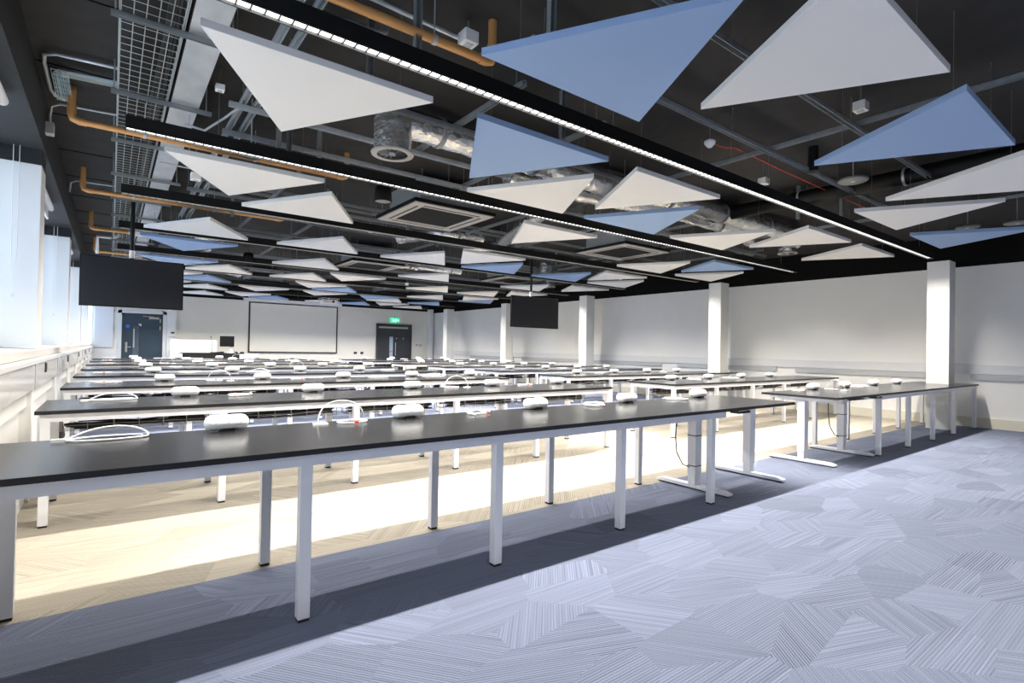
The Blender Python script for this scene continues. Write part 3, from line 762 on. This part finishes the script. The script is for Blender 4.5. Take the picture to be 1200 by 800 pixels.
# foil ducts
def fduct(pts, r_, lab, rings=True):
    o = empty('foil_duct', pts[0]); tag(o, lab, 'duct', 'silver foil ducts')
    P0 = Vector(pts[0]); q = []
    for a, b in zip(pts, pts[1:]):
        n = max(2, int((Vector(b)-Vector(a)).length/.12))
        for i in range(n): q.append(Vector(a).lerp(Vector(b), i/n)-P0)
    q.append(Vector(pts[-1])-P0)
    rs = [r_*(1+.05*math.sin(i*2.3)+.03*random.uniform(-1,1)) for i in range(len(q))]
    MB().tube(q, rs, 18).build('sleeve', M['foil'], o)
    for i in range(3, len(q)-2, 9):
        d = (q[i+1]-q[i]).normalized()*.02
        MB().tube([q[i]-d, q[i]+d], r_*1.09, 18).build('clamp_band', M['rail'], o)
fduct([(1.95,4.20,3.12),(3.2,4.24,3.12),(4.4,4.22,3.10),(5.6,4.16,3.12),(7.1,4.10,3.12),(8.6,4.05,3.10),(9.2,4.25,3.08)], .125, 'wrinkled silver foil duct crossing the ceiling behind the white panels, front one')
fduct([(3.4,4.62,3.06),(4.6,4.60,3.08),(6.0,4.45,3.10),(7.6,4.35,3.06),(8.4,4.6,3.04)], .10, 'wrinkled silver foil duct crossing the ceiling, rear one of the pair')
fduct([(4.3,4.75,3.06),(4.7,5.6,3.05),(5.15,6.8,3.05),(5.4,7.6,3.0),(5.3,8.4,3.08)], .10, 'crumpled foil duct running back between the two nearest cassettes')
fduct([(4.9,7.3,3.0),(4.3,7.6,3.06),(3.9,8.4,3.05)], .10, 'short crumpled foil duct behind the nearest cassette')
fduct([(4.9,10.7,3.0),(5.6,10.9,3.06),(6.6,10.8,3.04)], .11, 'crumpled foil duct between the far cassettes')
fduct([(1.6,10.1,3.04),(1.2,10.6,3.06),(1.4,11.4,3.0)], .10, 'crumpled foil duct above the far blue panels near the windows')
fduct([(1.3,14.2,3.0),(1.8,14.5,3.06),(2.6,15.2,3.02)], .11, 'crumpled foil duct in the far left bay of the ceiling')
def diffuser(x, y, z, r_, lab, top=3.12):
    o = empty('round_diffuser', (x,y,z)); tag(o, lab, 'diffuser', 'round swirl diffusers')
    q = [(0,0,.02+.02*i) for i in range(int((top-z)/.02))]
    MB().tube(q, [r_*.90*(1+.008*math.sin(i*1.9)) for i in range(len(q))], 24).build('sleeve', M['foil'], o)
    MB().lathe([(r_*.72,0),(r_,.0),(r_*1.02,.012),(r_*.84,.025)], n=32).build('ring', M['cool'], o)
    MB().lathe([(0,.018),(r_*.74,.018)], n=32).build('shadow_plate', M['dark'], o)
    b = MB()
    for i in range(14):
        a = 2*PI*i/14
        c, s = math.cos(a), math.sin(a); n1 = (-s*.004, c*.004)
        b._add([(c*r_*.22-n1[0],s*r_*.22-n1[1],.004),(c*r_*.70-n1[0]*2,s*r_*.70-n1[1]*2,.004),(c*r_*.70,s*r_*.70,.016),(c*r_*.22,s*r_*.22,.016)], [(0,1,2,3)])
    b.build('vane', M['disc'], o)
    MB().lathe([(0,.0),(r_*.15,.0),(r_*.17,.012)], n=20).build('hub', M['rail'], o)
diffuser(1.86, 4.17, 2.80, .175, 'round swirl diffuser on a foil sleeve behind the nearest white panel')
diffuser(9.06, 4.30, 2.87, .15, 'round diffuser under foil, above the small white panels at far right', 3.28)
diffuser(7.72, 8.96, 2.86, .15, 'round diffuser over the blue panel near the right television')
diffuser(9.35, 10.7, 2.86, .15, 'round diffuser in foil, far right before the third column', 3.28)
# black round duct on the right
bd = empty('black_duct', (6.85, .4, 3.13)); tag(bd, 'black round spiral duct running under the ceiling at the right', 'duct')
MB().tube([(0,0,0),(0,3.9,0)], .09, 18).build('pipe', M['black'], bd)
for y in (.5, 1.6, 2.7): MB().tube([(0,y-.012,0),(0,y+.012,0)], .097, 18).build('clamp_band', M['galv'], bd)
bd = empty('black_duct', (5.98, 2.2, 3.0)); tag(bd, 'short black vertical pipe above the grey disc speaker', 'duct')
MB().tube([(-.30,.25,.05),(-.30,.25,.30)], .05, 14).build('pipe', M['black'], bd)

def bucket(x, y, z, lab):
    o = empty('pendant_speaker', (x,y,z)); tag(o, lab, 'speaker', 'black pendant speakers')
    MB().lathe([(.085,0),(.095,.0),(.085,.15),(.06,.17),(0,.17)], n=28).build('shell', M['speaker'], o)
    MB().lathe([(0,.006),(.085,.006)], n=28).build('grille', M['disc'], o)
    MB().tube([(0,0,.17),(0,0,H0-z)], .006, 6).build('cable', M['blackcable'], o)
bucket(2.32, 5.42, 2.75, 'black bucket-shaped pendant speaker beside the nearest cassette unit')
bucket(2.06, 11.1, 2.76, 'black bucket-shaped pendant speaker in the far left bay')
def disc(x, y, z, r_, lab):
    o = empty('disc_speaker', (x,y,z)); tag(o, lab, 'speaker', 'flat disc speakers')
    MB().lathe([(0,0),(r_*.9,.0),(r_,.015),(r_*.9,.03),(.03,.045),(0,.045)], n=32).build('disc', M['disc'], o)
    MB().lathe([(0,-.004),(r_*.14,-.003),(r_*.15,.0)], n=16).build('centre', M['dado'], o)
    MB().tube([(0,0,.045),(0,0,H0-z)], .006, 6).build('drop_rod', M['galv'], o)
disc(6.0, 2.2, 2.95, .14, 'flat grey disc speaker hanging below the blue panel at the upper right')
disc(9.47, 1.53, 2.95, .14, 'flat grey disc speaker at the right edge of the view')
disc(.93, 5.0, 2.80, .10, 'flat grey disc speaker peeping over the white panel next to the orange pipe')
disc(9.30, 2.0, 2.95, .14, 'flat grey disc speaker above the white panel at far right')
def detector(x, y, z, lab, up=True):
    o = empty('smoke_detector', (x,y,z)); tag(o, lab, 'smoke detector', 'white smoke detectors')
    MB().lathe([(0,0),(.02,.0),(.045,.03),(.048,.05),(.03,.062),(0,.062)], n=20).build('head', M['plastic'], o)
    MB().tube([(0,0,.062),(0,0,H0-z)], .004, 5).build('drop_rod', M['rod'], o)
    return o
dt = detector(4.10, 2.62, 2.96, 'white smoke detector with a red cable above the nearest strip light')
detector(2.9, 7.2, 2.80, 'small white smoke detector behind the nearest cassette')
detector(4.9, 9.7, 2.74, 'small white smoke detector in the middle of the fourth bay')
detector(9.1, 8.0, 2.78, 'small white smoke detector beside the far right blue panel')
detector(5.9, 12.2, 2.74, 'small white smoke detector in the far middle bay')
rc = MB().tube([(0,0,.05),(.3,.05,.10),(.6,.12,.19),(1.5,.14,.19),(2.6,.16,.20),(3.6,.16,.20),(4.2,.16,.20)], .006, 6).build('red_cable', M['red']); rc.location = (4.12, 2.62, 2.95)
tag(rc, 'thin red cable clipped along the ceiling from the smoke detector', 'cable')
def jbox(x, y, z, lab, s=.045):
    o = empty('junction_box', (x,y,z)); tag(o, lab, 'junction box', 'white boxes on the ceiling')
    MB().box(-s,s,-s,s,0,s*1.6).build('box', M['plastic'], o, bevel=.004)
    MB().box(-s*.5,s*.5,-s*.5,s*.5,-.004,0).build('lens', M['alu'], o)
    MB().tube([(0,0,s*1.6),(0,0,H0-z)], .008, 6).build('drop_rod', M['rod'], o)
jbox(1.80, 2.90, 3.14, 'white cube box at the end of the steel conduit above the nearest strip light', .05)
jbox(4.66, 1.66, 3.10, 'white sensor box above the blue panel at upper right')
jbox(.66, 6.32, 2.86, 'white box hanging beside the second white panel from the windows')
jbox(5.75, 3.0, 3.06, 'white box on the strut beyond the nearest strip light at right')
jbox(.62, 4.55, 3.10, 'small white box on the duct beside the twin rails', .03)
jbox(.32, 10.6, 2.92, 'white box under the mesh tray near the third bay', .04)
pj = empty('projector', (5.9, 18.2, 2.62)); tag(pj, 'white projector in a cage hanging in front of the projection screen', 'projector')
MB().box(-.25,.25,-.18,.18,0,.12).build('body', M['plastic'], pj, bevel=.01)
MB().tube([(.1,-.20,.06),(.1,-.18,.06)], .04, 16).build('lens', M['dark'], pj)
MB().tube([(0,0,.12),(0,0,H0-2.62)], .02, 8).build('pole', M['plastic'], pj)
w = MB()
for x in (-.28,.28):
    w.tube([(x,-.22,-.02),(x,.22,-.02),(x,.22,.16),(x,-.22,.16),(x,-.22,-.02)], .006, 5)
for (y, z) in ((-.22,-.02),(.22,-.02),(.22,.16),(-.22,.16)): w.tube([(-.28,y,z),(.28,y,z)], .006, 5)
w.build('cage', M['plastic'], pj)

def conduit(pts, r_, lab, m='galv'):
    P0 = Vector(pts[0]); o = MB().tube([Vector(p)-P0 for p in pts], r_, 8).build('conduit', M[m]); o.location = P0
    tag(o, lab, 'conduit', 'steel conduits'); return o
conduit([(.6,2.95,3.2),(1.2,2.94,3.2),(1.74,2.93,3.18)], .014, 'bright steel conduit leading to the white cube box')
conduit([(.72,3.26,3.28),(.72,3.26,3.22),(.76,3.26,3.19),(1.32,3.22,3.19),(1.37,3.22,3.21),(1.38,3.22,3.28)], .02, 'dull bent pipe below the thick orange pipe', 'rail')
conduit([(.0,5.02,3.26),(-.36,5.06,3.26),(-.43,5.12,3.26),(-.44,5.25,3.26),(-.44,5.80,3.26),(-.42,5.92,3.26),(-.36,5.98,3.26)], .014, 'bright steel conduit bent in a wide loop beside the mesh tray')
conduit([(.0,6.09,3.27),(-.40,6.14,3.27),(-.46,6.16,3.24),(-.47,6.18,3.16),(-.47,6.2,3.10)], .010, 'thin steel conduit from the tray to a grey box on the head beam')
conduit([(.0,8.9,3.27),(-.40,8.94,3.27),(-.46,8.96,3.24),(-.47,8.98,3.12)], .010, 'thin steel conduit bent down behind the second orange pipe')
conduit([(.1,12.9,3.28),(.0,12.9,3.2),(-.25,12.9,3.2),(-.25,13.0,3.05),(-.25,13.1,2.9)], .03, 'white wide conduit beside the farthest orange pipes', 'dado')
conduit([(.35,6.4,3.0),(.55,6.35,2.98),(.66,6.34,2.98)], .008, 'pale flexible conduit leading to the hanging white box', 'alu')
conduit([(.45,5.1,2.98),(.58,5.02,2.94),(.70,4.85,3.02),(.80,4.70,3.1)], .009, 'pale flexible conduit sagging below the duct', 'alu')
o = MB().box(-.03,.03,-.05,.05,-.05,.05).build('grey_switch_box', M['alu'], bevel=.004); o.location = (-.47, 6.2, 3.05); tag(o, 'small grey box on the charcoal head beam above the first pier', 'junction box')
cbk = empty('cable_basket_drop', (-.34, 5.2, 3.20)); tag(cbk, 'short wire basket of pale blue cables beside the conduit loop', 'cable tray')
w = MB()
for i in range(8): w.tube([(-.06,.09*i,0),(.04,.09*i,0)], .003, 4)
for i in range(4): w.tube([(-.06+.033*i,0,0),(-.06+.033*i,.64,0)], .003, 4)
for i in range(6): w.tube([(0.0,.0+.02*i,.0),(.34,-.05+.02*i,.0)], .003, 4)
w.build('wire_mesh', M['grid'], cbk)
w = MB()
for i in range(7): w.tube([(-.05+.013*i,.62,.014),(-.05+.013*i,.10,.014),(-.02+.012*i,.02+.004*i,.014),(.34,-.04+.013*i,.012)], .005, 5)
w.build('cable_bundle', M['bluecab'], cbk, kind='stuff')

# roller blinds at the window heads
for i, (a, b) in enumerate([(2.5,4.98),(6.65,8.62),(10.75,12.7),(14.8,16.8)]):
    r = empty('roller_blind', (-.60, (a+b)/2, 2.80)); tag(r, 'white roller blind drawn up at the head of the window, %s from the camera' % ORD[i], 'blind', 'roller blinds')
    h = (b-a)/2-.03
    MB().tube([(-.02,-h,0),(-.02,h,0)], .032, 14).build('roller', M['blind'], r)
    MB().box(-.055,-.045,-h,h,-.12,.0).build('fabric', M['blind'], r)
    MB().tube([(-.05,-h,-.125),(-.05,h,-.125)], .012, 8).build('bottom_bar', M['plastic'], r)
    if i < 3:
        k = empty('blind_cord', (-.68, [6.2, 10.25, 14.3][i], 1.55)); tag(k, 'thin white looped blind cord hanging in front of the %s white pier' % ORD[i], 'cord', 'blind cords')
        MB().tube([(.02,0,1.31),(.018,0,.4),(.0,0,.04),(-.018,0,.4),(-.02,0,1.31)], .003, 5).build('loop', M['cable'], k)
        MB().box(-.010,.010,-.006,.006,0,.03).build('weight', M['dado'], k)
# ceiling board joints on the window side
for i in range(18):
    yv = 1.9+1.15*i
    tag(MB().box(-.50,-.0,yv,yv+.012,H0-.006,H0).build('trim_%d' % (40+i), M['band']), kind='structure')

# ------------------------------------------------------------------ daylight
wd = bpy.data.worlds.new('overcast_sky'); scene.world = wd; wd.use_nodes = True
bg = wd.node_tree.nodes['Background']; bg.inputs['Color'].default_value = (.70,.83,1,1); bg.inputs['Strength'].default_value = 1.9

# ------------------------------------------------------------------ camera
F, yaw, pitch, roll = 619.51, .64893, .0107, .0182
f = Vector((math.sin(yaw)*math.cos(pitch), math.cos(yaw)*math.cos(pitch), math.sin(pitch)))
r0 = Vector((math.cos(yaw), -math.sin(yaw), 0)); u0 = r0.cross(f)
r1 = math.cos(roll)*r0 + math.sin(roll)*u0; u1 = -math.sin(roll)*r0 + math.cos(roll)*u0
cd = bpy.data.cameras.new('camera'); cam = bpy.data.objects.new('camera', cd); col.objects.link(cam)
cd.sensor_width = 36; cd.lens = F/1200*36; cd.shift_y = 2.18/1200; cd.clip_start = .05; cd.clip_end = 200
cam.matrix_world = Matrix(((r1.x,u1.x,-f.x,0),(r1.y,u1.y,-f.y,0),(r1.z,u1.z,-f.z,1.1808),(0,0,0,1)))
scene.camera = cam
scene.view_settings.view_transform = 'Standard'; scene.view_settings.look = 'None'
scene.view_settings.gamma = 1; scene.view_settings.use_curve_mapping = False
scene.view_settings.exposure = .68
